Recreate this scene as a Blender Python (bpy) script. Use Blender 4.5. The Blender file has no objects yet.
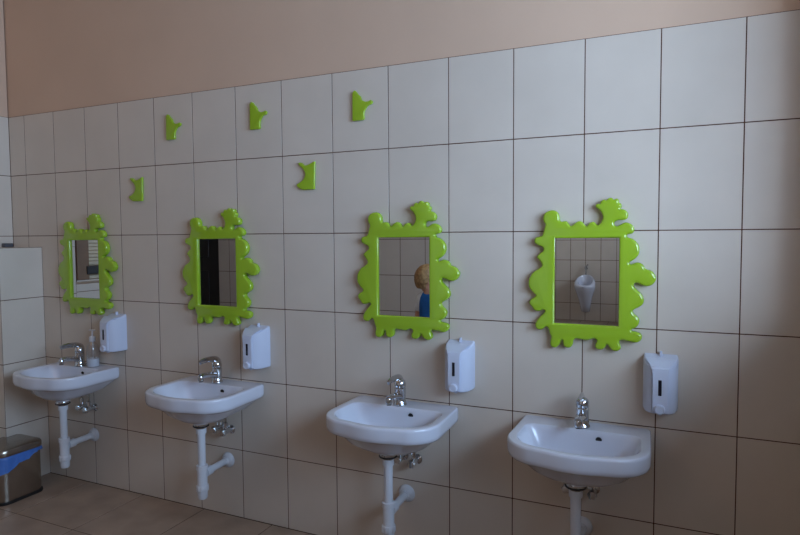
import bpy, bmesh, math, random
from mathutils import Vector, Matrix
random.seed(7)
PI = math.pi
S = bpy.context.scene
COL = S.collection

# ------------------------------------------------------------------ materials
def lin(c):
    return tuple(((v/255)/12.92 if v/255 <= .04045 else ((v/255+.055)/1.055)**2.4) for v in c)

def mat(name, rgb, rough=.5, metal=0., noise=0., nscale=8., coat=0., spec=.5, bump=0., bscale=60.):
    m = bpy.data.materials.new(name); m.use_nodes = True
    nt = m.node_tree; b = nt.nodes['Principled BSDF']
    c = lin(rgb) + (1,)
    b.inputs['Base Color'].default_value = c
    b.inputs['Roughness'].default_value = rough
    b.inputs['Metallic'].default_value = metal
    b.inputs['Specular IOR Level'].default_value = spec
    if coat:
        b.inputs['Coat Weight'].default_value = coat; b.inputs['Coat Roughness'].default_value = .08
    tc = nt.nodes.new('ShaderNodeTexCoord')
    if noise:
        n = nt.nodes.new('ShaderNodeTexNoise'); n.inputs['Scale'].default_value = nscale; n.inputs['Detail'].default_value = 5
        r = nt.nodes.new('ShaderNodeValToRGB')
        r.color_ramp.elements[0].position = .3; r.color_ramp.elements[1].position = .7
        r.color_ramp.elements[0].color = tuple(v*(1-noise) for v in c[:3]) + (1,)
        r.color_ramp.elements[1].color = tuple(min(1, v*(1+noise)) for v in c[:3]) + (1,)
        nt.links.new(tc.outputs['Object'], n.inputs['Vector']); nt.links.new(n.outputs['Fac'], r.inputs['Fac'])
        nt.links.new(r.outputs['Color'], b.inputs['Base Color'])
    if bump:
        n2 = nt.nodes.new('ShaderNodeTexNoise'); n2.inputs['Scale'].default_value = bscale; n2.inputs['Detail'].default_value = 3
        bp = nt.nodes.new('ShaderNodeBump'); bp.inputs['Strength'].default_value = bump; bp.inputs['Distance'].default_value = .002
        nt.links.new(tc.outputs['Object'], n2.inputs['Vector']); nt.links.new(n2.outputs['Fac'], bp.inputs['Height'])
        nt.links.new(bp.outputs['Normal'], b.inputs['Normal'])
    return m

def clear(name, rgb, fac=.12, rough=.03):
    """thin see-through plastic or glass: transparent with a glossy film"""
    m = bpy.data.materials.new(name); m.use_nodes = True
    nt = m.node_tree; nt.nodes.clear()
    o = nt.nodes.new('ShaderNodeOutputMaterial'); mx = nt.nodes.new('ShaderNodeMixShader')
    t = nt.nodes.new('ShaderNodeBsdfTransparent'); g = nt.nodes.new('ShaderNodeBsdfGlossy')
    t.inputs['Color'].default_value = lin(rgb)+(1,); g.inputs['Roughness'].default_value = rough
    mx.inputs['Fac'].default_value = fac
    nt.links.new(t.outputs[0], mx.inputs[1]); nt.links.new(g.outputs[0], mx.inputs[2]); nt.links.new(mx.outputs[0], o.inputs['Surface'])
    return m

M = {
 'tile':   mat('cream_ceramic_tile', (203, 192, 180), .32, noise=.035, nscale=5, spec=.45, bump=.05, bscale=25),
 'grout':  mat('brown_grout', (84, 52, 38), .9, noise=.2, nscale=30, spec=.1),
 'paint':  mat('salmon_beige_paint', (203, 174, 152), .85, noise=.03, nscale=3, spec=.2, bump=.25, bscale=120),
 'ceil':   mat('white_ceiling_paint', (222, 212, 200), .9, noise=.02, nscale=3, spec=.2),
 'floor':  mat('brown_floor_tile', (156, 136, 120), .38, noise=.16, nscale=7, spec=.4, bump=.12, bscale=30),
 'fgrout': mat('floor_grout', (60, 40, 30), .9, noise=.2, nscale=30, spec=.1),
 'green':  mat('lime_lacquer', (146, 180, 40), .2, noise=.02, nscale=4, coat=.5),
 'mirror': mat('silvered_glass', (224, 226, 226), .0, 1.0),
 'china':  mat('white_porcelain', (205, 209, 222), .12, noise=.01, nscale=3, coat=.4),
 'chrome': mat('polished_chrome', (205, 208, 212), .09, 1.0, noise=.02, nscale=9),
 'pvc':    mat('white_plastic_pipe', (208, 212, 220), .35, noise=.02, nscale=9),
 'abs':    mat('white_dispenser_plastic', (196, 203, 222), .3, noise=.01, nscale=9),
 'slot':   mat('dark_level_window', (24, 24, 38), .15, noise=.1, nscale=20),
 'hole':   mat('overflow_shadow_black', (14, 13, 14), .6, noise=.1, nscale=20),
 'rubber': mat('black_rubber', (20, 19, 20), .55, noise=.1, nscale=40),
 'steel':  mat('brushed_steel', (168, 160, 150), .27, 1.0, noise=.05, nscale=15, bump=.05, bscale=200),
 'bag':    mat('blue_bin_liner', (72, 118, 195), .3, noise=.12, nscale=12, bump=.6, bscale=35),
 'grey':   mat('dark_grey_plastic', (70, 72, 80), .5, noise=.1, nscale=20),
 'bottle': clear('clear_bottle_plastic', (250, 251, 253), .22, .22),
 'soap':   mat('pale_liquid_soap', (205, 212, 222), .15, noise=.03, nscale=20),
 'glass':  clear('window_glass', (250, 252, 255), .06, .01),
 'frame':  mat('white_window_frame', (225, 225, 225), .4, noise=.02, nscale=10),
 'wood':   mat('brown_wood', (112, 84, 60), .5, noise=.18, nscale=9, bump=.2, bscale=40),
 'dark':   mat('very_dark_wood', (26, 18, 16), .45, noise=.2, nscale=9),
 'blind':  mat('cream_slats', (200, 186, 160), .6, noise=.05, nscale=20),
 'skin':   mat('child_skin', (214, 160, 132), .5, noise=.04, nscale=20),
 'hair':   mat('dark_blond_hair', (172, 136, 92), .5, noise=.3, nscale=60, bump=.8, bscale=120),
 'white':  mat('white_cotton', (244, 246, 250), .9, noise=.03, nscale=30, bump=.4, bscale=90),
 'blue':   mat('blue_knit_vest', (36, 104, 178), .85, noise=.08, nscale=60, bump=.5, bscale=150),
 'navy':   mat('navy_cotton', (32, 36, 58), .9, noise=.1, nscale=40, bump=.4, bscale=90),
 'eye':    mat('eye_white', (235, 235, 235), .2, noise=.02, nscale=20),
 'iris':   mat('eye_iris', (60, 80, 95), .2, noise=.1, nscale=90),
 'shoe':   mat('dark_shoe', (46, 40, 40), .5, noise=.1, nscale=30),
}

# ------------------------------------------------------------------ helpers
def link(name, bm, mats, parent=None, smooth=False, angle=None, loc=None):
    me = bpy.data.meshes.new(name)
    bmesh.ops.recalc_face_normals(bm, faces=bm.faces)
    bm.to_mesh(me); bm.free()
    for m in (mats if isinstance(mats, (list, tuple)) else [mats]): me.materials.append(m)
    if smooth:
        for p in me.polygons: p.use_smooth = True
        if angle:
            me.set_sharp_from_angle(angle=math.radians(angle))
    o = bpy.data.objects.new(name, me); COL.objects.link(o)
    if parent: o.parent = parent
    if loc: o.location = loc
    return o

def thing(name, label, cat, loc=(0, 0, 0), rz=0, group=None):
    o = bpy.data.objects.new(name, None); COL.objects.link(o)
    o.location = loc; o.rotation_euler = (0, 0, rz); o.empty_display_size = .05
    o['label'] = label; o['category'] = cat
    if group: o['group'] = group
    return o

def tag(o, label, cat, group=None):
    o['label'] = label; o['category'] = cat
    if group: o['group'] = group
    return o

def dup(root, loc, label, group=None):
    r = root.copy(); COL.objects.link(r); r.location = loc; r['label'] = label
    if group: r['group'] = group
    for ch in list(root.children):
        c = ch.copy(); COL.objects.link(c); c.parent = r
        for g in list(ch.children):
            d = g.copy(); COL.objects.link(d); d.parent = c
    return r

def box(bm, x0, x1, y0, y1, z0, z1, mi=0, bev=0, seg=2):
    vs = [bm.verts.new((x, y, z)) for x in (x0, x1) for y in (y0, y1) for z in (z0, z1)]
    idx = [(0,1,3,2),(4,6,7,5),(0,4,5,1),(2,3,7,6),(0,2,6,4),(1,5,7,3)]
    fs = [bm.faces.new([vs[i] for i in f]) for f in idx]
    for f in fs: f.material_index = mi
    if bev:
        es = list({e for f in fs for e in f.edges})
        r = bmesh.ops.bevel(bm, geom=es, offset=bev, segments=seg, affect='EDGES', profile=.5)
        for f in r['faces']: f.material_index = mi
    return fs

def loft(bm, rings, mi=0, cap0=True, cap1=True):
    R = [[bm.verts.new(p) for p in r] for r in rings]
    n = len(R[0])
    for a, b in zip(R, R[1:]):
        for i in range(n):
            f = bm.faces.new((a[i], a[(i+1) % n], b[(i+1) % n], b[i])); f.material_index = mi
    if cap0: f = bm.faces.new(R[0][::-1]); f.material_index = mi
    if cap1: f = bm.faces.new(R[-1]); f.material_index = mi
    return R

def frame_of(d):
    d = d.normalized(); u = Vector((0, 0, 1)) if abs(d.z) < .9 else Vector((1, 0, 0))
    a = d.cross(u).normalized(); return a, d.cross(a).normalized()

def tube(bm, pts, rad, n=20, mi=0, sx=1., sy=1.):
    pts = [Vector(p) for p in pts]
    rad = rad if isinstance(rad, (list, tuple)) else [rad]*len(pts)
    rings = []; a = None
    for i, p in enumerate(pts):
        d = (pts[min(i+1, len(pts)-1)]-pts[max(i-1, 0)])
        if a is None: a, b = frame_of(d)
        else:
            d = d.normalized(); a = (a-d*a.dot(d)).normalized(); b = d.cross(a)
        rings.append([p+(a*math.cos(t)*sx+b*math.sin(t)*sy)*rad[i] for t in (2*PI*k/n for k in range(n))])
    return loft(bm, rings, mi)

def lathe(bm, prof, c=(0, 0, 0), axis='z', n=32, mi=0, cap0=True, cap1=True):
    """prof = [(radius, offset along axis)]"""
    rings = []
    for r, h in prof:
        ring = []
        for k in range(n):
            t = 2*PI*k/n; x, y = max(r, 1e-4)*math.cos(t), max(r, 1e-4)*math.sin(t)
            if axis == 'z': v = (c[0]+x, c[1]+y, c[2]+h)
            elif axis == 'y': v = (c[0]+x, c[1]+h, c[2]+y)
            else: v = (c[0]+h, c[1]+x, c[2]+y)
            ring.append(v)
        rings.append(ring)
    return loft(bm, rings, mi, cap0, cap1)

def smooth_path(pts, it=2, closed=False):
    P = [Vector(p) for p in pts]
    for _ in range(it):
        Q = [] if closed else [P[0]]
        rng = range(len(P)) if closed else range(len(P)-1)
        for i in rng:
            a, b = P[i], P[(i+1) % len(P)]
            Q += [a*.75+b*.25, a*.25+b*.75]
        if not closed: Q.append(P[-1])
        P = Q
    return P

# ------------------------------------------------------------------ the room
XL, XR, YB, ZC = -3.606, .262, -7.3, 3.2
ROWS = [0, .322, .657, .993, 1.328, 1.665, 1.992]
XK = [-3.475, -3.236, -2.996, -2.754, -2.51, -2.266, -2.013, -1.762, -1.507, -1.248, -.993, -.742, -.492, -.25, -.006]
G = .0017; TT = .006

def tiles(bm, place, us, zs, mi_t=1, mi_g=0, G=G):
    """ceramic panels over a grout bed; place(u, h, z) -> xyz, h = height above the bed (0..TT)"""
    q = [bm.verts.new(place(u, TT*.90, z)) for u, z in ((us[0], zs[0]), (us[-1], zs[0]), (us[-1], zs[-1]), (us[0], zs[-1]))]
    f = bm.faces.new(q); f.material_index = mi_g
    for i in range(len(us)-1):
        for j in range(len(zs)-1):
            u0, u1, z0, z1 = us[i]+G, us[i+1]-G, zs[j]+G, zs[j+1]-G
            if u1-u0 < .004 or z1-z0 < .004: continue
            b = .0005; t = [random.uniform(-.0004, .0004) for _ in range(4)]
            lo = [bm.verts.new(place(u, 0, z)) for u, z in ((u0, z0), (u1, z0), (u1, z1), (u0, z1))]
            mid = [bm.verts.new(place(u, TT-b, z)) for u, z in ((u0, z0), (u1, z0), (u1, z1), (u0, z1))]
            hi = [bm.verts.new(place(u, TT+t[k]*.0, z)) for k, (u, z) in enumerate(((u0+b, z0+b), (u1-b, z0+b), (u1-b, z1-b), (u0+b, z1-b)))]
            for a, c in ((lo, mid), (mid, hi)):
                for k in range(4):
                    f = bm.faces.new((a[k], a[(k+1) % 4], c[(k+1) % 4], c[k])); f.material_index = mi_t
            f = bm.faces.new(hi); f.material_index = mi_t

def wall(name, build):
    bm = bmesh.new(); build(bm)
    o = link(name, bm, [M['grout'], M['tile'], M['paint']]); o['kind'] = 'structure'
    return o

def cuts(a, b, start, step=.25):
    r = [a]; k = start
    while k < b-.02:
        if k > a+.02: r.append(k)
        k += step
    r.append(b); return r

# back wall (the mirror wall): tile faces lie on y = 0
def _b(bm):
    tiles(bm, lambda u, h, z: (u, TT-h, z), [XL]+XK+[XR], ROWS)
    box(bm, XL-.1, XR+.1, TT+.0005, .2, 0, ZC, 2)
wall('wall_back', _b)

# left wall with its opening
ZL = [0, .322, .657, .993, 1.328, 1.665, 1.992]
LW_END = -1.22
WY0, WY1, WZ0, WZ1 = -1.02, -.420, 1.05, 1.92     # recess for the shuttered window
def _l(bm):
    P = lambda u, h, z: (XL+h-TT, u, z)
    x = XL-TT-.0005
    tiles(bm, P, [WY1, -.25, 0], ZL)
    tiles(bm, P, [LW_END, WY0], ZL)
    tiles(bm, P, cuts(WY0, WY1, -.9), [0, .322, .657, .993, WZ0])
    tiles(bm, P, cuts(WY0, WY1, -.9), [WZ1, ZL[-1]])
    box(bm, x-.2, x, WY1, .0, 0, ZC, 2); box(bm, x-.2, x, LW_END, WY0, 0, ZC, 2)
    box(bm, x-.2, x, WY0, WY1, 0, WZ0, 2); box(bm, x-.2, x, WY0, WY1, WZ1, ZC, 2)
    box(bm, x-.2, x-.16, WY0, WY1, WZ0, WZ1, 2)
wall('wall_left', _l)

# tiled pipe casing in the corner: tall part then lower ledge
def _c1(bm):
    z = [0, .322, .657, .993, 1.266]; X1, Y1 = -3.365, -.236
    tiles(bm, lambda u, h, zz: (X1-TT+h, u, zz), [Y1, 0], z)
    tiles(bm, lambda u, h, zz: (u, Y1+TT-h, zz), [XL, X1], z)
    bm2 = [bm.verts.new(p) for p in ((XL, Y1, 1.266), (X1, Y1, 1.266), (X1, 0, 1.266), (XL, 0, 1.266))]
    f = bm.faces.new(bm2); f.material_index = 1
wall('trim_1', _c1)
def _c2(bm):
    z = [0, .322, .657, .993, 1.04]; X1 = -3.43
    us = cuts(LW_END, -.226, -.976)
    tiles(bm, lambda u, h, zz: (X1-TT+h, u, zz), us, z)
    tiles(bm, lambda u, h, zz: (u, LW_END+TT-h, zz), [XL, X1], z)
    q = [bm.verts.new(p) for p in ((XL, LW_END, 1.04), (X1, LW_END, 1.04), (X1, -.226, 1.04), (XL, -.226, 1.04))]
    f = bm.faces.new(q); f.material_index = 1
wall('trim_2', _c2)

# shuttered window in the left wall, seen only in the first mirror
w = thing('window_1', 'x', 'x')
for k in ('label', 'category'): del w[k]
w['kind'] = 'structure'
bm = bmesh.new()
box(bm, XL-.05, XL+.012, -.505, WY1, WZ0, WZ1, 0, .004); box(bm, XL-.05, XL+.012, WY0, WY0+.08, WZ0, WZ1, 0, .004)
box(bm, XL-.05, XL+.012, WY0+.08, -.505, WZ1-.07, WZ1, 0, .004)
link('window_frame', bm, M['wood'], w)
bm = bmesh.new()
k = WZ0+.001
while k < WZ1-.09:
    box(bm, XL-.055, XL-.03, WY0+.08, -.505, k, k+.021, 0, .003, 1); k += .023
link('slat_panel', bm, M['blind'], w)
bm = bmesh.new(); box(bm, XL-.03, XL+.02, -.66, -.484, 1.083, 1.137, 0, .005)
link('window_latch', bm, M['rubber'], w)

# recess behind the left wall's end, partition with the dark door
PY, PX1, RX0 = -2.9, -2.1, -5.6
ZP = [0, .277, .612, .948, 1.283, 1.62, 1.95]
def _p(bm):
    tiles(bm, lambda u, h, z: (u, PY-TT+h, z), [-4.646] + [-4.5+.25*i for i in range(10)] + [PX1], ZP, G=.0024)
    box(bm, -4.646, PX1-TT-.0005, PY-.2, PY-TT-.0005, 0, ZC, 2)
    box(bm, RX0, -4.646, PY-.2, PY-TT-.0005, 2.1, ZC, 2)
    tiles(bm, lambda u, h, z: (PX1-TT+h, u, z), cuts(YB, PY, YB+.25), ZP)
    box(bm, PX1-.2, PX1-TT-.0005, YB, PY-.2, 0, ZC, 2)
wall('wall_partition', _p)
def _r(bm):
    tiles(bm, lambda u, h, z: (u, LW_END-TT*0+TT-h-.0, z), cuts(RX0, XL-.2, RX0+.25), ZL)
    box(bm, RX0-.2, XL-.2, LW_END+TT+.0005, LW_END+.15, 0, ZC, 2)
    tiles(bm, lambda u, h, z: (RX0-TT+h, u, z), cuts(PY, LW_END, PY+.25), ZL)
    box(bm, RX0-.2, RX0-TT-.0005, PY-.2, LW_END, 0, ZC, 2)
wall('wall_recess', _r)
d = thing('door_1', 'x', 'x')
for k in ('label', 'category'): del d[k]
d['kind'] = 'structure'
bm = bmesh.new(); box(bm, RX0, -4.65, PY-.07, PY-.012, .0, 2.1, 0, .003)
for zz in ((.15, .95), (1.1, 1.95)): box(bm, RX0+.14, -4.79, PY-.02, PY-.002, zz[0], zz[1], 0, .01)
link('door_panel', bm, M['dark'], d)
bm = bmesh.new(); lathe(bm, [(.024, 0), (.024, .008), (.009, .01), (.009, .05)], (-5.5, PY-.012, 1.0), 'y')
tube(bm, [(-5.5, PY+.035, 1.0), (-5.39, PY+.035, 1.0)], .009); link('door_handle', bm, M['steel'], d, True, 40)

# far wall, seen in the fourth mirror
def _f(bm):
    us = [PX1-.0]+[x for x in (-1.841, -1.621, -1.399, -1.177, -.953, -.73, -.5, -.25, 0)]+[XR]
    zf = [0, .265, .6, .924, 1.229, 1.56, 1.9]
    tiles(bm, lambda u, h, z: (u, YB-TT+h, z), us, zf, G=.003)
    box(bm, PX1-.2, XR+.2, YB-.2, YB-TT-.0005, 0, ZC, 2)
wall('wall_far', _f)

# right wall with two windows
WIN = [(-2.2, -.34, 1.12, 2.6), (-6.7, -4.3, 1.1, 2.5)]
def _rw(bm):
    y = 0.; x0, x1 = XR, XR+.36
    for (a, b, z0, z1) in WIN:
        box(bm, x0, x1, b, y+.0, 0, ZC, 2)
        box(bm, x0, x1, a, b, 0, z0, 2); box(bm, x0, x1, a, b, z1, ZC, 2)
        y = a
    box(bm, x0, x1, YB, y, 0, ZC, 2)
    tiles(bm, lambda u, h, z: (XR-h*.9, u, z), cuts(YB, 0, YB+.25), [0, .322, .657, .993])
wall('wall_right', _rw)
for i, (a, b, z0, z1) in enumerate(WIN):
    w = thing('window_%d' % (i+2), 'x', 'x')
    for k in ('label', 'category'): del w[k]
    w['kind'] = 'structure'
    bm = bmesh.new(); xa, xb = XR+.26, XR+.32; c = (a+b)/2
    for r in ((a, a+.06, z0, z1), (b-.06, b, z0, z1), (c-.04, c+.04, z0, z1)): box(bm, xa, xb, r[0], r[1], r[2], r[3], 0, .004)
    for r in ((z0, z0+.06), (z1-.06, z1)): box(bm, xa+.003, xb-.003, a+.05, b-.05, r[0], r[1], 0, .004)
    link('window_frame', bm, M['frame'], w)
    bm = bmesh.new(); box(bm, XR+.285, XR+.291, a+.055, b-.055, z0+.055, z1-.055)
    link('window_pane', bm, M['glass'], w)

# floor and ceiling
bm = bmesh.new()
q = [bm.verts.new(p) for p in ((RX0-.2, YB-.2, -.0015), (XR+.36, YB-.2, -.0015), (XR+.36, .2, -.0015), (RX0-.2, .2, -.0015))]
bm.faces.new(q).material_index = 0
fx = -2.652; x = fx-.4*8
while x < XR:
    y = 0.
    while y > YB:
        x0, x1, y1, y0 = max(x, RX0)+.002, min(x+.4, XR)-.002, y-.002, max(y-.4, YB)+.002
        if x1-x0 > .02 and y1-y0 > .02:
            box(bm, x0, x1, y0, y1, -.008, 0, 1, .0008, 1)
        y -= .4
    x += .4
o = link('floor', bm, [M['fgrout'], M['floor']]); o['kind'] = 'structure'
bm = bmesh.new(); box(bm, RX0-.2, XR+.36, YB-.2, .2, ZC, ZC+.1)
o = link('ceiling', bm, M['ceil']); o['kind'] = 'structure'

# ------------------------------------------------------------------ mirrors
OUT = [(-138,199),(-147,212),(-148,228),(-141,242),(-125,250),(-109,251),(-96,243),(-90,229),(-90,216),(-83,209),(-73,212),(-65,211),(-57,200),(-52,193),(-45,196),(-35,206),(-22,212),(-12,208),(-4,196),(3,191),(10,203),(20,208),(28,207),(37,195),(45,199),(52,209),(56,222),(52,237),(44,248),(34,254),(30,263),(38,271),(46,268),(48,277),(58,284),(66,279),(72,288),(84,289),(90,281),(98,286),(108,281),(106,271),(115,267),(117,257),(111,250),(124,248),(136,238),(138,225),(133,214),(119,211),(103,212),(93,206),(93,194),(103,190),(115,198),(129,205),(143,201),(155,190),(158,176),(151,165),(137,164),(132,160),(137,152),(149,150),(163,140),(173,125),(175,104),(168,87),(154,75),(142,69),(145,61),(157,65),(168,70),(182,65),(189,57),(192,49),(198,46),(215,41),(228,20),(227,10),(218,-5),(202,-12),(186,-9),(169,0),(160,-1),(156,-12),(167,-24),(181,-36),(191,-53),(189,-71),(177,-82),(163,-89),(154,-96),(159,-106),(171,-115),(178,-127),(175,-143),(164,-155),(152,-158),(153,-166),(164,-166),(179,-170),(187,-180),(184,-195),(170,-205),(153,-203),(134,-199),(120,-197),(112,-205),(119,-218),(120,-228),(110,-237),(96,-238),(84,-230),(77,-218),(72,-216),(69,-226),(59,-236),(44,-237),(33,-229),(36,-216),(42,-204),(32,-198),(19,-203),(9,-207),(-16,-204),(-31,-202),(-40,-210),(-40,-224),(-47,-235),(-59,-239),(-71,-234),(-75,-221),(-75,-210),(-83,-213),(-85,-224),(-93,-236),(-106,-242),(-119,-234),(-120,-218),(-115,-202),(-122,-191),(-125,-173),(-133,-165),(-141,-171),(-151,-179),(-166,-178),(-175,-165),(-170,-148),(-157,-131),(-142,-117),(-138,-109),(-146,-105),(-160,-112),(-176,-111),(-185,-97),(-197,-84),(-192,-70),(-176,-62),(-171,-53),(-181,-46),(-195,-30),(-199,-14),(-198,3),(-190,19),(-179,33),(-163,41),(-150,52),(-153,63),(-163,76),(-171,84),(-161,95),(-145,106),(-147,119),(-161,124),(-177,132),(-179,146),(-172,156),(-156,157),(-148,164),(-144,183)]

def plate(name, outer, inner, thick, bev, m, parent, y0=0.):
    """extruded flat shape standing on the wall, rounded edges, real mesh"""
    cu = bpy.data.curves.new(name, 'CURVE'); cu.dimensions = '2D'; cu.fill_mode = 'BOTH'
    for P in ([outer] + ([inner] if inner else [])):
        sp = cu.splines.new('POLY'); sp.points.add(len(P)-1); sp.use_cyclic_u = True
        for k, p in enumerate(P): sp.points[k].co = (p[0], p[1], 0, 1)
    cu.extrude = thick/2-bev; cu.bevel_depth = bev; cu.bevel_resolution = 3; cu.offset = -bev
    tmp = bpy.data.objects.new(name, cu); COL.objects.link(tmp)
    dg = bpy.context.evaluated_depsgraph_get(); dg.update()
    me = bpy.data.meshes.new_from_object(tmp.evaluated_get(dg)); bpy.data.objects.remove(tmp)
    bm = bmesh.new(); bm.from_mesh(me); bpy.data.meshes.remove(me)
    bmesh.ops.remove_doubles(bm, verts=bm.verts, dist=.00005)
    for v in bm.verts: v.co = (v.co.x, y0-thick/2-v.co.z, v.co.y)
    return link(name, bm, m, parent, True, 50)

MZ = 1.152
outline = [(p.x/1000, p.y/1000) for p in smooth_path([(a, b, 0) for a, b in OUT], 2, True)]
gx, gz = .108, .151; gcx = .002
inner = [(gcx-gx, -gz), (gcx+gx, -gz), (gcx+gx, gz), (gcx-gx, gz)]
GM = 'green framed mirrors above the basins'
mr = thing('wall_mirror', 'wavy lime green framed mirror reflecting a white urinal, above the rightmost basin', 'mirror', (-.481, -.0005, MZ), 0, GM)
plate('mirror_frame', outline, inner, .030, .008, M['green'], mr)
bm = bmesh.new(); box(bm, gcx-gx-.006, gcx+gx+.006, -.017, -.002, -gz-.006, gz+.006)
link('mirror_glass', bm, M['mirror'], mr)
m3 = dup(mr, (-1.179, -.0005, MZ), 'wavy lime green framed mirror reflecting a blond child in a blue vest'); m3.scale = (1.035, 1, 1.035)
m2 = dup(mr, (-2.122, -.0005, MZ), 'wavy lime green framed mirror showing a black doorway beside grey tiles'); m2.scale = (1.035, 1, 1.02)
dup(mr, (-3.004, -.0005, MZ), 'wavy lime green framed mirror above the clear soap bottle, nearest the room corner')

# ------------------------------------------------------------------ small green plaques
C3 = [(-47,42),(-40,53),(-31,50),(-20,36),(-10,27),(-6,12),(11,3),(26,3),(37,9),(45,1),(39,-9),(22,-13),(10,-27),(4,-45),(7,-70),(-48,-70)]
C5 = [(57,52),(53,-67),(-8,-68),(-34,-52),(-36,-42),(-17,-35),(2,-22),(10,2),(0,20),(-25,41),(-25,49),(-8,49),(6,35),(27,38)]
def soft(P):      # round the organic side, keep the straight sides straight
    V = []; n = len(P)
    for i in range(n):
        a, b, c = Vector(P[i-1]), Vector(P[i]), Vector(P[(i+1) % n])
        k = .12 if min((a-b).length, (b-c).length) > 45 or (a-b).length > 80 or (c-b).length > 80 else .3
        la, lc = min((a-b).length, 30 if k < .2 else 1e9), min((c-b).length, 30 if k < .2 else 1e9)
        p, q = b+(a-b).normalized()*la*k, b+(c-b).normalized()*lc*k
        V += [p, b*.5+p*.25+q*.25, q]
    return [(v.x/1000, v.y/1000) for v in V]
GP = 'lime green plaques high on the tiled wall'
def plaque(P, x, z, label):
    o = plate('wall_plaque', soft(P), None, .012, .0025, M['green'], None)
    o.location = (x, -.0005, z); return tag(o, label, 'wall decoration', GP)
def plaque_copy(o, x, z, label):
    c = o.copy(); COL.objects.link(c); c.location = (x, -.0005, z); c['label'] = label
a = plaque(C3, -1.358, 1.855, 'lime green jagged plaque high on the wall, the nearest to the child mirror')
plaque_copy(a, -1.877, 1.860, 'lime green jagged plaque in the top tile row, second from the left of three')
plaque_copy(a, -2.374, 1.850, 'lime green jagged plaque in the top tile row, farthest left of three')
b = plaque(C5, -1.647, 1.582, 'lime green notched plaque in the second tile row, between the two middle mirrors')
plaque_copy(b, -2.644, 1.562, 'small lime green notched plaque up and right of the corner mirror')

# ------------------------------------------------------------------ basins
BZ, BW, BD = .65, .452, .366
def arc(cx, cy, r, a0, a1, n):
    return [(cx+r*math.cos(math.radians(a0+(a1-a0)*i/n)), cy+r*math.sin(math.radians(a0+(a1-a0)*i/n))) for i in range(n+1)]
def resample(P, N):
    P = P+[P[0]]; L = [0]
    for p, q in zip(P, P[1:]): L.append(L[-1]+math.hypot(q[0]-p[0], q[1]-p[1]))
    out = []; j = 0
    for k in range(N):
        t = L[-1]*k/N
        while L[j+1] < t: j += 1
        f = (t-L[j])/max(1e-9, L[j+1]-L[j]); out.append((P[j][0]+(P[j+1][0]-P[j][0])*f, P[j][1]+(P[j+1][1]-P[j][1])*f))
    return out
NB = 96
def dshape(w, yb, yf, rf, rb, taper=.0, bow=.02):
    """plan of the basin: straight back, big front corners, gently bowed front"""
    h = w/2; yfc = yf+bow
    P = [(0, yb)]
    P += arc(h-taper-rb, yb-rb, rb, 90, 0, 6)
    P += arc(h-rf, yfc+rf, rf, 0, -82, 16)
    P += [((h-rf)*t*.95, yf+bow*(abs(t)**2.2)) for t in (.8, .6, .4, .2, 0, -.2, -.4, -.6, -.8)]
    P += arc(-h+rf, yfc+rf, rf, -98, -180, 16)
    P += arc(-h+taper+rb, yb-rb, rb, 180, 90, 6)
    return resample(P, NB)
def circ(cx, cy, rx, ry):
    return [(cx+rx*math.sin(2*PI*k/NB), cy+ry*math.cos(2*PI*k/NB)) for k in range(NB)]
def mixp(A, B, t): return [(a[0]*(1-t)+b[0]*t, a[1]*(1-t)+b[1]*t) for a, b in zip(A, B)]
def ring(P, z): return [(x, y, z) for x, y in P]

bsn = thing('wash_basin', 'white wall-hung porcelain basin below the mirror that reflects the urinal', 'basin', (-.478, -.0005, 0), 0, 'white wall-hung basins')
bm = bmesh.new()
full = dshape(BW, 0, -BD, .122, .012, .006, .018)
boss = circ(0, -.175, .036, .034)
apr = dshape(BW-.014, 0, -BD+.009, .119, .012, .007, .018)
low = dshape(BW-.055, 0, -BD+.042, .115, .012, .012)
rings = [ring(boss, .494), ring(boss, .503)]
for t, z in ((.25, .509), (.5, .521), (.75, .542)): rings.append(ring(mixp(boss, low, t), z))
rings += [ring(low, .578), ring(dshape(BW-.032, 0, -BD+.024, .117, .012, .009, .018), .585), ring(apr, .5915), ring(dshape(BW-.005, 0, -BD+.003, .121, .012, .006, .018), .598), ring(full, .610), ring(full, .640)]
rings += [ring(dshape(BW-.004, -.001, -BD+.002, .120, .011, .006, .018), .647), ring(dshape(BW-.012, -.003, -BD+.006, .117, .01, .006, .018), .6500)]
i0 = dshape(BW-.056, -.088, -BD+.027, 0.102, .035, .003, .016)
i1 = dshape(BW-.064, -.092, -BD+.032, 0.100, .035, .003, .016)
i2 = dshape(BW-.080, -.098, -BD+.041, 0.098, .037, .003, .016)
i3 = dshape(BW-.125, -.105, -BD+.065, .09, .04, .008)
dr = circ(0, -.195, .024, .024)
rings += [ring(i0, .6495), ring(i1, .646), ring(i2, .63), ring(i3, .58), ring(mixp(i3, dr, .25), .557), ring(mixp(i3, dr, .55), .545), ring(mixp(i3, dr, .85), .539), ring(dr, .537)]
loft(bm, rings)
bowl = link('bowl', bm, M['china'], bsn, True, 50); bowl.modifiers.new('wn', 'WEIGHTED_NORMAL').keep_sharp = True
bm = bmesh.new(); lathe(bm, [(.0225, .0005), (.0225, .003), (.019, .0045), (.014, .003), (.0, .002)], (0, -.195, .5375)); link('drain', bm, M['chrome'], bsn, True, 50)
bm = bmesh.new(); lathe(bm, [(.0105, 0), (.0105, .0025), (.008, .003)], (0, 0, 0), 'y', 24, cap0=True)
bmesh.ops.transform(bm, matrix=Matrix.Translation((.056, -.0975, .622)) @ Matrix.Rotation(math.radians(16), 4, 'X') @ Matrix.Rotation(PI, 4, 'Z'), verts=bm.verts)
link('overflow_hole', bm, M['hole'], bsn, True, 50)

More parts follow.
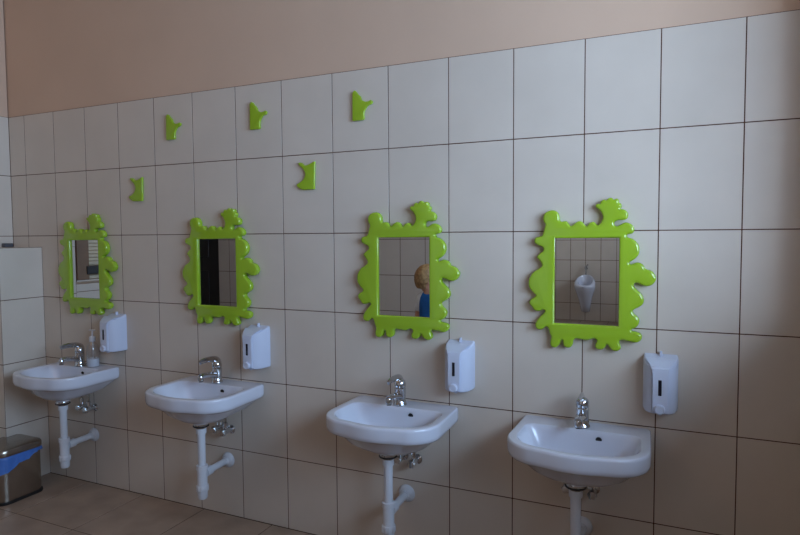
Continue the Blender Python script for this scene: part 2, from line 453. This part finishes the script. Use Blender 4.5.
def basin_at(x, lab): return dup(bsn, (x, -.0005, 0), lab)
BX = [-.478, -1.171, -2.092, -3.003]
basin_at(BX[1], 'white wall-hung porcelain basin below the mirror that reflects a child')
bsn.scale = (.985, 1, 1); b2 = basin_at(BX[2], 'white wall-hung porcelain basin below the mirror with the black doorway'); b2.scale = (.975, 1, 1)
b1 = basin_at(BX[3]+.002, 'white wall-hung porcelain basin with the clear soap bottle standing on it'); b1.scale = (.94, .97, 1)

# ------------------------------------------------------------------ mixer taps
tap = thing('mixer_tap', 'chrome single-lever tap on the rightmost basin, seen end-on', 'tap', (BX[0]-.003, -.066, BZ), 0, 'chrome lever taps on the basins')
bm = bmesh.new()
lathe(bm, [(.0255, 0), (.0265, .003), (.0255, .007), (.0225, .010), (.0215, .03), (.022, .052), (.0225, .066), (.0195, .069)], n=32)
link('body', bm, M['chrome'], tap, True, 45)
bm = bmesh.new()
P = smooth_path([(0, -.005, .034), (0, -.04, .045), (0, -.085, .052), (0, -.104, .050)], 2)
tube(bm, P, [.0155-.0035*i/(len(P)-1) for i in range(len(P))], 24, sx=1.12, sy=.9)
lathe(bm, [(.0125, 0), (.0125, .016), (.0105, .022)], (0, -.104, .030), n=24)
link('spout', bm, M['chrome'], tap, True, 45)
bm = bmesh.new(); lathe(bm, [(.0085, 0), (.0095, -.004), (.0095, .001)], (0, -.104, .030), n=20); link('aerator', bm, M['rubber'], tap, True, 45)
bm = bmesh.new()
lathe(bm, [(.0205, .070), (.0225, .073), (.0225, .086), (.019, .097), (.010, .104), (.001, .106)], n=32)
P = smooth_path([(0, .010, .078), (0, .014, .097), (0, -.010, .112), (0, -.050, .117), (0, -.092, .116), (0, -.108, .112)], 2)
n = len(P); R = [.0135-.0045*i/(n-1) for i in range(n)]; R[-1] = .006
tube(bm, P, R, 20, sx=1.15, sy=.55)
link('lever', bm, M['chrome'], tap, True, 45)
bm = bmesh.new(); lathe(bm, [(.0035, 0), (.0035, -.001)], (0, -.0222, .08), 'y', 14); link('temperature_mark', bm, M['iris'], tap)
for x, lab in ((BX[1], 'chrome single-lever tap on the basin under the child mirror'), (BX[2], 'chrome single-lever tap on the basin under the black doorway mirror'), (BX[3], 'chrome single-lever tap beside the clear soap bottle')):
    dup(tap, (x-.003, -.066, BZ), lab)

# ------------------------------------------------------------------ drain traps
trap = thing('drain_trap', 'white plastic drain trap under the rightmost basin, cut by the frame edge', 'drain pipe', (BX[0]-.008, -.175, 0), 0, 'white drain traps below the basins')
bm = bmesh.new(); lathe(bm, [(.031, .4935), (.032, .490), (.032, .484), (.026, .480), (.022, .470), (.0, .470)]); link('drain_flange', bm, M['chrome'], trap, True, 45)
bm = bmesh.new(); lathe(bm, [(.034, .4845), (.0355, .482), (.034, .479), (.02, .479)]); link('gasket', bm, M['rubber'], trap, True, 45)
bm = bmesh.new()
lathe(bm, [(.0225, .478), (.0225, .448), (.0175, .446), (.0165, .30), (.0165, .29)])
link('down_pipe', bm, M['pvc'], trap, True, 45)
bm = bmesh.new()
lathe(bm, [(.021, .305), (.0255, .303), (.0255, .284), (.022, .282), (.022, .212), (.0225, .21)])
lathe(bm, [(.0235, .214), (.0255, .212), (.0255, .188), (.0235, .186), (.0225, .186), (.0215, .160), (.018, .152), (.0, .150)])
for k in range(12):
    t = 2*PI*k/12; box(bm, -.0015+.0252*math.cos(t), .0015+.0252*math.cos(t), -.0015+.0252*math.sin(t), .0015+.0252*math.sin(t), .188, .212)
link('bottle_trap', bm, M['pvc'], trap, True, 45)
bm = bmesh.new()
P = [(0, .018, .262), (0, .06, .264), (0, .12, .266), (0, .172, .267)]
tube(bm, P, .0155, 20)
tube(bm, [(0, .02, .262), (0, .055, .2637)], [.0205, .0205], 20)
link('outlet_pipe', bm, M['pvc'], trap, True, 45)
bm = bmesh.new(); lathe(bm, [(.036, 0), (.0355, -.004), (.030, -.013), (.019, -.017), (.0175, -.03), (.0165, -.03)], (0, .1735, .267), 'y'); link('wall_rosette', bm, M['pvc'], trap, True, 45)
for x, lab in ((BX[1]-.010, 'white plastic drain trap below the child mirror basin'), (BX[2]-.008, 'white plastic drain trap below the black doorway mirror basin'), (BX[3], 'white plastic drain trap nearest the pedal bin')):
    dup(trap, (x+.004, -.175, 0), lab)

# ------------------------------------------------------------------ angle valves
va = thing('angle_valve', 'x', 'valve', (0, 0, 0))
bm = bmesh.new(); lathe(bm, [(.021, 0), (.0205, -.003), (.012, -.009), (.0105, -.010)], (0, -.0005, 0), 'y', 24); link('wall_rosette', bm, M['chrome'], va, True, 45)
bm = bmesh.new(); lathe(bm, [(.0095, -.008), (.0095, -.03), (.0125, -.032), (.0125, -.050), (.009, -.052)], (0, 0, 0), 'y', 20)
lathe(bm, [(.008, 0), (.008, .022), (.0105, .023), (.0105, .036), (.006, .038)], (0, -.041, .006), 'z', 12)
link('valve_body', bm, M['chrome'], va, True, 45)
bm = bmesh.new()
rings = []
for rr, yy in ((.010, -.052), (.0155, -.054), (.016, -.066), (.0135, -.070), (.004, -.071)):
    rings.append([(rr*(1+.09*math.cos(6*t))*math.cos(t), yy, rr*(1+.09*math.cos(6*t))*math.sin(t)) for t in (2*PI*k/36 for k in range(36))])
loft(bm, rings); link('valve_knob', bm, M['chrome'], va, True, 45)
bm = bmesh.new(); tube(bm, smooth_path([(0, -.041, .042), (0, -.041, .07), (0, -.030, .10), (0, -.012, .13)], 2), .0045, 10); link('supply_hose', bm, M['steel'], va, True, 60)
va.location = (BX[0]+.031, 0, .412); va['label'] = 'chrome angle valve right of the drain trap under the rightmost basin'; va['group'] = 'chrome angle valves under the basins'
dup(va, (BX[0]-.056, 0, .420), 'chrome angle valve left of the drain trap under the rightmost basin')
for x, nm in ((BX[1], 'the child mirror basin'), (BX[2], 'the black doorway mirror basin'), (BX[3], 'the soap bottle basin')):
    dup(va, (x+(.042 if x > -2 else .018), 0, .416), 'chrome angle valve below %s, the one farther right' % nm)
    dup(va, (x-.018 if x > -2 else x-.034, 0, .424), 'chrome angle valve below %s, half hidden, nearer the drain trap' % nm)

# ------------------------------------------------------------------ soap dispensers
DZ = .724
ds = thing('soap_dispenser', 'white wall soap dispenser right of the rightmost basin, seen straight on', 'soap dispenser', (-.236, -.0005, DZ), 0, 'white wall soap dispensers')
def plan(sx, dy, front):
    P = [(-.054*sx, 0), (-.054*sx, -.022), (-.047*sx, -.060), (-.036*sx, -.078), (-.025*sx, front), (.025*sx, front), (.036*sx, -.078), (.047*sx, -.060), (.054*sx, -.022), (.054*sx, 0)]
    return [(x, y*dy) for x, y in P]
bm = bmesh.new()
def R_(sx, dy, z, slope, front=-.086): return [(x, y, z+slope*(-y)/.086) for x, y in plan(sx, dy, front)]
loft(bm, [R_(.93, .93, .004, 0), R_(.98, .98, .008, 0), R_(1, 1, .02, 0), R_(1, 1, .165, 0), R_(1, 1, .185, -.012), R_(.97, .96, .197, -.024), R_(.90, .88, .202, -.030)])
link('housing', bm, M['abs'], ds, True, 28)
bm = bmesh.new()     # the raised centre panel, flaring out at the top
prof = [(-.024, .012), (.024, .012), (.024, .150), (.027, .166), (.036, .180), (.049, .193), (-.049, .193), (-.036, .180), (-.027, .166), (-.024, .150)]
front = [bm.verts.new((x, (-.096 if abs(x) < .03 else (-.082 if abs(x) < .04 else -.058)) + (.0 if z < .16 else (z-.16)*.35), z)) for x, z in prof]
back = [bm.verts.new((x, -.04, z)) for x, z in prof]
n = len(prof)
bm.faces.new([front[i] for i in (0, 1, 2, 9)]); bm.faces.new([front[i] for i in (9, 2, 3, 8)]); bm.faces.new([front[i] for i in (8, 3, 4, 7)]); bm.faces.new([front[i] for i in (7, 4, 5, 6)])
bm.faces.new(back)
for i in range(n): bm.faces.new((front[i], front[(i+1) % n], back[(i+1) % n], back[i]))
bmesh.ops.bevel(bm, geom=[e for e in bm.edges if all(v in front for v in e.verts) and len(e.link_faces) == 2 and any(v in back for f in e.link_faces for v in f.verts)], offset=.002, segments=2, affect='EDGES')
link('front_panel', bm, M['abs'], ds, True, 30)
bm = bmesh.new(); box(bm, -.0055, .0055, -.0972, -.09, .072, .128, 0, .0018); link('level_window', bm, M['slot'], ds)
bm = bmesh.new(); lathe(bm, [(.0165, -.088), (.0165, -.103), (.015, -.1065), (.011, -.1075), (.010, -.1065), (.0, -.1065)], (0, 0, .025), 'y', 28); link('push_button', bm, M['abs'], ds, True, 40)
bm = bmesh.new(); lathe(bm, [(.007, .006), (.007, -.001), (.004, -.003)], (0, -.07, 0), 'z', 16); link('nozzle', bm, M['abs'], ds, True, 40)
bm = bmesh.new(); box(bm, -.004, .004, -.020, -.006, .196, .214, 0, .0015); link('lock_tab', bm, M['abs'], ds)
ds.scale = (1, 1, .93)
dup(ds, (-.942, -.0005, DZ), 'white wall soap dispenser below and right of the child mirror')
dup(ds, (-1.898, -.0005, DZ+.004), 'white wall soap dispenser right of the basin under the black doorway mirror')
dup(ds, (-2.79, -.0005, DZ+.014), 'white wall soap dispenser beside the clear pump bottle')

# ------------------------------------------------------------------ pump bottle on the corner basin
sb = thing('soap_bottle', 'clear plastic pump bottle of soap standing on the corner basin', 'bottle', (-2.932, -.047, BZ+.0005))
bm = bmesh.new()
lathe(bm, [(.029, 0), (.031, .004), (.031, .085), (.027, .108), (.015, .124), (.0125, .128), (.0125, .138)], n=28, cap1=True)
link('bottle_body', bm, M['bottle'], sb, True, 45)
bm = bmesh.new(); lathe(bm, [(.0285, .002), (.029, .005), (.029, .040), (.028, .041)], n=28); link('liquid_soap', bm, M['soap'], sb, True, 45)
bm = bmesh.new(); lathe(bm, [(.0155, .130), (.0160, .134), (.0160, .150), (.012, .156), (.006, .158), (.0042, .160), (.0042, .186)], n=24)
box(bm, -.019, .019, -.006, .006, .185, .191, 0, .002)
link('pump_head', bm, M['pvc'], sb, True, 40)
bm = bmesh.new(); tube(bm, [(0, 0, .01), (.002, 0, .132)], .0022, 8); link('dip_tube', bm, M['pvc'], sb, True)

# ------------------------------------------------------------------ grey block on the casing
bm = bmesh.new(); box(bm, XL+.006, -3.566, -.072, -.026, 0, .022, 0, .004, 3)
o = link('plastic_block', bm, M['grey'], None, loc=(0, 0, 1.2665)); tag(o, 'small dark grey block lying on the tiled pipe casing in the corner', 'block')

# ------------------------------------------------------------------ pedal bin
BCX, BCY = -3.288, -.275
bn = thing('pedal_bin', 'brushed steel pedal bin with a blue liner in the corner', 'bin', (BCX, BCY, 0))
def rr(w, d, r, n=8):
    P = []
    for cx, cy, a in ((w/2-r, d/2-r, 0), (-w/2+r, d/2-r, 90), (-w/2+r, -d/2+r, 180), (w/2-r, -d/2+r, 270)):
        P += arc(cx, cy, r, a, a+90, n)
    return P
W_, D_, RR = .225, .225, .045
bm = bmesh.new(); loft(bm, [ring(rr(W_+.008, D_+.008, RR), 0), ring(rr(W_+.010, D_+.010, RR), .004), ring(rr(W_+.008, D_+.008, RR), .014)]); link('base', bm, M['rubber'], bn, True, 45)
bm = bmesh.new(); loft(bm, [ring(rr(W_, D_, RR), .0142), ring(rr(W_, D_, RR), .238)]); link('body', bm, M['steel'], bn, True, 45)
bm = bmesh.new(); loft(bm, [ring(rr(W_+.010, D_+.010, RR), .240), ring(rr(W_+.012, D_+.012, RR), .244), ring(rr(W_+.012, D_+.012, RR), .262), ring(rr(W_+.004, D_+.004, RR), .271), ring(rr(W_-.03, D_-.03, RR*.8), .276)]); link('lid', bm, M['steel'], bn, True, 35)
bm = bmesh.new()
Pn = resample(rr(W_, D_, RR, 8), 120); rings = []
for lvl in range(7):
    rg = []
    for i, (x, y) in enumerate(Pn):
        f = lvl/6; t = math.atan2(y, x)
        # short at the rear right, hanging lower towards the front left
        s = max(0, min(1, (.11-y)/.22)); s2 = max(0, min(1, (.11-x)/.22))
        drop = .014+.075*s**1.3+.085*s2*(s > .5)+.005*math.sin(t*9)
        off = .003+.006*(1+math.sin(t*23+f*3))*.5*f+.003*math.sin(t*41)*f+.0035
        l = math.hypot(x, y); rg.append((x+x/l*off, y+y/l*off, .2395-drop*f))
    rings.append(rg)
inner_r = [[(x*.995, y*.995, .2397) for x, y in Pn]]
loft(bm, inner_r+rings, cap0=False, cap1=False); link('bin_liner', bm, M['bag'], bn, True)
bm = bmesh.new(); box(bm, -.012, .012, -.155, -.10, .018, .024, 0, .002)
lathe(bm, [(.001, .022), (.030, .022), (.032, .025), (.030, .030), (.001, .031)], (0, -.160, 0), 'z', 28); link('pedal', bm, M['rubber'], bn, True, 40)
bm = bmesh.new(); box(bm, -.05, .05, .118, .130, .236, .262, 0, .004); link('hinge', bm, M['rubber'], bn)

# ------------------------------------------------------------------ urinal on the far wall (seen in a mirror)
ur = thing('urinal', 'white porcelain urinal on the far wall, seen in the rightmost mirror', 'urinal', (-1.385, YB+.0005, 0))
bm = bmesh.new()
def el(rx, y0, y1, z, n=40, tilt=0.):
    return [(rx*math.cos(2*PI*k/n), y0+(y1-y0)*max(0., .5+.5*math.sin(2*PI*k/n))**.8, z+tilt*max(0., .5+.5*math.sin(2*PI*k/n))) for k in range(n)]
outer = [el(.02, 0, .05, .13), el(.06, 0, .11, .15), el(.078, 0, .16, .25), el(.095, 0, .20, .34), el(.125, 0, .26, .44), el(.148, 0, .30, .51, tilt=0), el(.15, 0, .31, .55, tilt=-.01), el(.15, 0, .30, .60, tilt=-.05), el(.145, 0, .285, .66, tilt=-.10), el(.125, 0, .26, .705, tilt=-.15), el(.108, .02, .24, .70, tilt=-.15)]
inn = [el(.10, .03, .225, .66, tilt=-.12), el(.085, .04, .20, .58, tilt=-.07), el(.06, .06, .17, .48), el(.02, .09, .13, .44)]
loft(bm, outer+inn); link('urinal_bowl', bm, M['china'], ur, True, 60)
bm = bmesh.new(); lathe(bm, [(.022, .0), (.02, .01), (.012, .012), (.012, .05)], (0, 0, .80), 'y', 20)
tube(bm, smooth_path([(0, .05, .80), (0, .055, .76), (0, .045, .705)], 2), .009, 12)
tube(bm, [(0, .05, .79), (.0, .05, .83)], .017, 16); tube(bm, [(0.0, .05, .825), (.03, .075, .86)], .011, 12)
link('flush_valve', bm, M['chrome'], ur, True, 45)

# ------------------------------------------------------------------ the child (seen in a mirror)
def evaluated(o):
    dg = bpy.context.evaluated_depsgraph_get(); dg.update()
    return bpy.data.meshes.new_from_object(o.evaluated_get(dg))
def skin(nodes, edges, root, sub=2):
    me = bpy.data.meshes.new('skin'); names = list(nodes)
    me.from_pydata([nodes[k][0] for k in names], [(names.index(a), names.index(b)) for a, b in edges], [])
    o = bpy.data.objects.new('skin', me); COL.objects.link(o)
    o.modifiers.new('s', 'SKIN'); s = o.modifiers.new('u', 'SUBSURF'); s.levels = s.render_levels = sub
    for i, k in enumerate(names):
        r = nodes[k][1]; v = me.skin_vertices[0].data[i]; v.radius = r if isinstance(r, tuple) else (r, r)
        v.use_root = (k == root)
    m = evaluated(o); bpy.data.objects.remove(o); return m
def remesh_join(meshes, voxel, smooth_it=4):
    bm = bmesh.new()
    for m in meshes: bm.from_mesh(m); bpy.data.meshes.remove(m)
    me = bpy.data.meshes.new('j'); bm.to_mesh(me); bm.free()
    o = bpy.data.objects.new('j', me); COL.objects.link(o)
    r = o.modifiers.new('r', 'REMESH'); r.mode = 'VOXEL'; r.voxel_size = voxel
    s = o.modifiers.new('c', 'SMOOTH'); s.iterations = smooth_it; s.factor = .5
    m = evaluated(o); bpy.data.objects.remove(o); return m
def sphere_mesh(fn, nu=40, nv=28):
    bm = bmesh.new(); bmesh.ops.create_uvsphere(bm, u_segments=nu, v_segments=nv, radius=1)
    for v in bm.verts: v.co = fn(v.co.copy())
    me = bpy.data.meshes.new('s'); bm.to_mesh(me); bm.free(); return me
def add_mesh(name, me, m, parent):
    me.name = name; me.materials.clear(); me.materials.append(m)
    for p in me.polygons: p.use_smooth = True
    o = bpy.data.objects.new(name, me); COL.objects.link(o); o.parent = parent; return o

ch = thing('person', 'child with short blond hair, white shirt and blue vest, reflected in a mirror', 'person', (-1.797, -1.90, 0), math.radians(10)); ch.scale = (1.045, 1.045, 1.045)
N = {'pel': ((0, 0, .52), (.075, .06)), 'spi': ((0, .002, .62), (.07, .055)), 'che': ((0, .004, .735), (.082, .058)), 'nb': ((0, .008, .84), (.05, .042)), 'nk': ((-.012, .004, .880), .033), 'nt': ((-.026, -.002, .91), .033)}
Eg = [('pel', 'spi'), ('spi', 'che'), ('che', 'nb'), ('nb', 'nk'), ('nk', 'nt')]
for s, t in ((1, 'l'), (-1, 'r')):
    N.update({'sh'+t: ((s*.078, .006, .818), .032), 'el'+t: ((s*.106, .018, .67), .025), 'wr'+t: ((s*.142, -.022, .545), (.019, .015)), 'pa'+t: ((s*.143, -.034, .505), (.019, .010)),
              'hi'+t: ((s*.05, 0, .49), .054), 'th'+t: ((s*.055, -.004, .38), .05), 'kn'+t: ((s*.058, -.006, .27), .037), 'ca'+t: ((s*.06, .008, .19), .034), 'an'+t: ((s*.06, .006, .065), .024), 'ft'+t: ((s*.064, -.045, .035), (.026, .02)), 'to'+t: ((s*.068, -.085, .024), (.024, .014))})
    Eg += [('nb', 'sh'+t), ('sh'+t, 'el'+t), ('el'+t, 'wr'+t), ('wr'+t, 'pa'+t), ('pel', 'hi'+t), ('hi'+t, 'th'+t), ('th'+t, 'kn'+t), ('kn'+t, 'ca'+t), ('ca'+t, 'an'+t), ('an'+t, 'ft'+t), ('ft'+t, 'to'+t)]
parts = [skin(N, Eg, 'pel')]
for s in (1, -1):      # five fingers on each hand, slightly curled
    for k, (dy, L) in enumerate(((-.017, .040), (-.006, .045), (.005, .042), (.015, .033))):
        F = {'a': ((s*.143, -.036+dy*.8, .505), .0065), 'b': ((s*.143, -.037+dy, .480), .0065), 'c': ((s*.141, -.040+dy*1.05, .480-L*.5), .006), 'd': ((s*.135, -.043+dy*1.05, .480-L), .005)}
        parts.append(skin(F, [('a', 'b'), ('b', 'c'), ('c', 'd')], 'a', 2))
    F = {'a': ((s*.141, -.040, .520), .009), 'b': ((s*.138, -.062, .500), .0075), 'c': ((s*.134, -.070, .478), .006)}
    parts.append(skin(F, [('a', 'b'), ('b', 'c')], 'a', 2))
HR = Matrix.Rotation(math.radians(44), 4, 'Z')     # head turned towards the photographer
HC = Vector((-.036, -.004, .950))
def hp(x, y, z): return HC+(HR @ Vector((x, y, z)))
def head(c):
    x, y, z = c
    r = Vector((x*.068, y*.082, z*.094))
    if z < 0: r.x *= 1-.28*(-z)**1.5; r.y *= 1-.10*(-z)
    if z < -.1 and y < 0: r.y *= 1.0
    if y > .3 and z < -.3: r.y *= .82
    g = math.exp(-((x/.22)**2+((z+.02)/.16)**2)) if y < 0 else 0
    r.y += .006*math.exp(-((abs(x)-.38)**2/.02+(z-.02)**2/.02))*(y < 0)   # eye sockets
    r.y -= .004*math.exp(-((x/.3)**2+((z+.85)/.2)**2))*(y < 0)            # chin
    return HC+(HR @ r)
parts.append(sphere_mesh(head, 48, 36))
parts.append(sphere_mesh(lambda c: hp(c.x*.0095, -.084+c.y*.012-(.004 if c.z < 0 else 0), -.014+c.z*.017), 16, 12))   # nose
parts.append(sphere_mesh(lambda c: hp(c.x*.019, -.0745+c.y*.008, -.047+c.z*.0045), 16, 10))
parts.append(sphere_mesh(lambda c: hp(c.x*.016, -.073+c.y*.008, -.055+c.z*.005), 16, 10))
for s in (1, -1): parts.append(sphere_mesh(lambda c: hp(s*.069+c.x*.006, .006+c.y*.016, -.008+c.z*.025), 16, 12))
body = add_mesh('body', remesh_join(parts, .0042, 3), M['skin'], ch)
for s in (1, -1):
    e = add_mesh('eye', sphere_mesh(lambda c: hp(s*.026+c.x*.0100, -.0645+c.y*.0100, .004+c.z*.0070), 20, 14), M['eye'], ch)
    add_mesh('iris', sphere_mesh(lambda c: hp(s*.026+c.x*.0052, -.0730+c.y*.002, .004+c.z*.0052), 14, 10), M['iris'], e)
def hairf(c):
    x, y, z = c
    r = Vector((x*.078, y*.090+.004, z*.101+.008))
    k = 1+.025*math.sin(14*x+9*z)*math.cos(11*y)+.012*math.sin(40*x)*math.sin(35*z)
    r *= k
    if y < -.25:           # fringe: draw the front back so that the face shows
        f = min(1, (-y-.25)/.3)
        if z < .52: r.y = r.y*(1-f)+(-.020)*f; r.x *= 1-.1*f; r.z *= 1-.15*f
    if z < -.25: r.x *= 1-.35*min(1, (-z-.25)/.6); r.z = max(r.z, -.060 if y > .2 else -.02)
    return HC+(HR @ r)
add_mesh('hair', sphere_mesh(hairf, 64, 44), M['hair'], ch)
SH = {'a': ((0, .002, .475), (.090, .072)), 'b': ((0, .002, .62), (.083, .066)), 'c': ((0, .004, .735), (.094, .069)), 'n': ((0, .008, .830), (.066, .050)), 't': ((0, .006, .888), (.041, .040))}
ES = [('a', 'b'), ('b', 'c'), ('c', 'n'), ('n', 't')]
V = {k: (v[0], (v[1][0]+.007, v[1][1]+.007)) for k, v in SH.items() if k != 't'}
for s, t in ((1, 'l'), (-1, 'r')):
    SH.update({'s'+t: ((s*.080, .006, .818), .042), 'm'+t: ((s*.094, .012, .765), .038), 'e'+t: ((s*.102, .016, .715), .035)}); ES += [('n', 's'+t), ('s'+t, 'm'+t), ('m'+t, 'e'+t)]
add_mesh('shirt', remesh_join([skin(SH, ES, 'a')], .006, 4), M['white'], ch)
V['t'] = ((0, .006, .874), (.056, .048))
V['vl'] = ((.052, .006, .834), .050); V['vr'] = ((-.052, .006, .834), .050)
add_mesh('vest', remesh_join([skin(V, [('a', 'b'), ('b', 'c'), ('c', 'n'), ('n', 't'), ('n', 'vl'), ('n', 'vr')], 'a')], .006, 4), M['blue'], ch)
T = {'w': ((0, .002, .60), (.076, .060)), 'p': ((0, 0, .525), (.080, .064))}; ET = [('w', 'p')]
for s, t in ((1, 'l'), (-1, 'r')):
    T.update({'h'+t: ((s*.046, 0, .46), .056), 't'+t: ((s*.055, -.004, .37), .054), 'k'+t: ((s*.058, -.004, .25), .046), 'a'+t: ((s*.060, .004, .055), .041)}); ET += [('p', 'h'+t), ('h'+t, 't'+t), ('t'+t, 'k'+t), ('k'+t, 'a'+t)]
add_mesh('trousers', remesh_join([skin(T, ET, 'w')], .006, 4), M['navy'], ch)
for s in (1, -1):
    m = skin({'h': ((s*.06, .018, .036), (.034, .033)), 'f': ((s*.064, -.045, .034), (.037, .029)), 't': ((s*.068, -.090, .028), (.032, .024))}, [('h', 'f'), ('f', 't')], 'h')
    o = add_mesh('shoe', m, M['shoe'], ch)
    zmin = min(v.co.z for v in m.vertices)
    for v in m.vertices: v.co.z = max(.0005, v.co.z-zmin*.0)

# ------------------------------------------------------------------ light
def area(name, loc, rot, sx, sy, power, col):
    l = bpy.data.lights.new(name, 'AREA'); l.shape = 'RECTANGLE'; l.size = sx; l.size_y = sy; l.energy = power; l.color = col
    o = bpy.data.objects.new(name, l); COL.objects.link(o); o.location = loc; o.rotation_euler = rot; return o
area('sky_light', (1.45, -1.5, 1.80), (0, math.radians(90), 0), 1.5, 3.0, 215, (.54, .745, 1.0))
area('sky_light', (2.5, -5.9, 2.05), (0, math.radians(90), 0), 2.3, 2.8, 330, (.72, .85, 1.0))
area('warm_fill', (-2.7, -2.0, 3.12), (0, 0, 0), 1.2, 1.2, 5.5, (1.0, .6, .3))  # added fill to warm the upper left wall; no lamp hangs here
wd = bpy.data.worlds.new('sky'); S.world = wd; wd.use_nodes = True
bg = wd.node_tree.nodes['Background']; bg.inputs['Color'].default_value = (.55, .72, 1, 1); bg.inputs['Strength'].default_value = .8

# ------------------------------------------------------------------ camera
cam = bpy.data.cameras.new('camera'); co = bpy.data.objects.new('camera', cam); COL.objects.link(co)
cam.sensor_width = 36; cam.sensor_fit = 'HORIZONTAL'; cam.lens = 598.213/800*36; cam.clip_start = .01
fx_, CX, CY, CZ, RX, RY, RZ = 598.213, -.2087, -2.1854, 1.3162, 1.5175, .0068, .4260
Rz = Matrix.Rotation(RZ, 3, 'Z'); Rx = Matrix.Rotation(RX, 3, 'X'); Ry = Matrix.Rotation(RY, 3, 'Y')
m = (Rz @ Ry @ Rx).to_4x4(); m.translation = Vector((CX, CY, CZ)); co.matrix_world = m
S.camera = co
S.view_settings.view_transform = 'Standard'; S.view_settings.look = 'None'; S.view_settings.exposure = 0; S.view_settings.gamma = 1
S.cycles.max_bounces = 10; S.cycles.diffuse_bounces = 6; S.cycles.glossy_bounces = 5; S.cycles.transparent_max_bounces = 16
S.cycles.caustics_reflective = False; S.cycles.caustics_refractive = False; S.cycles.sample_clamp_indirect = 6
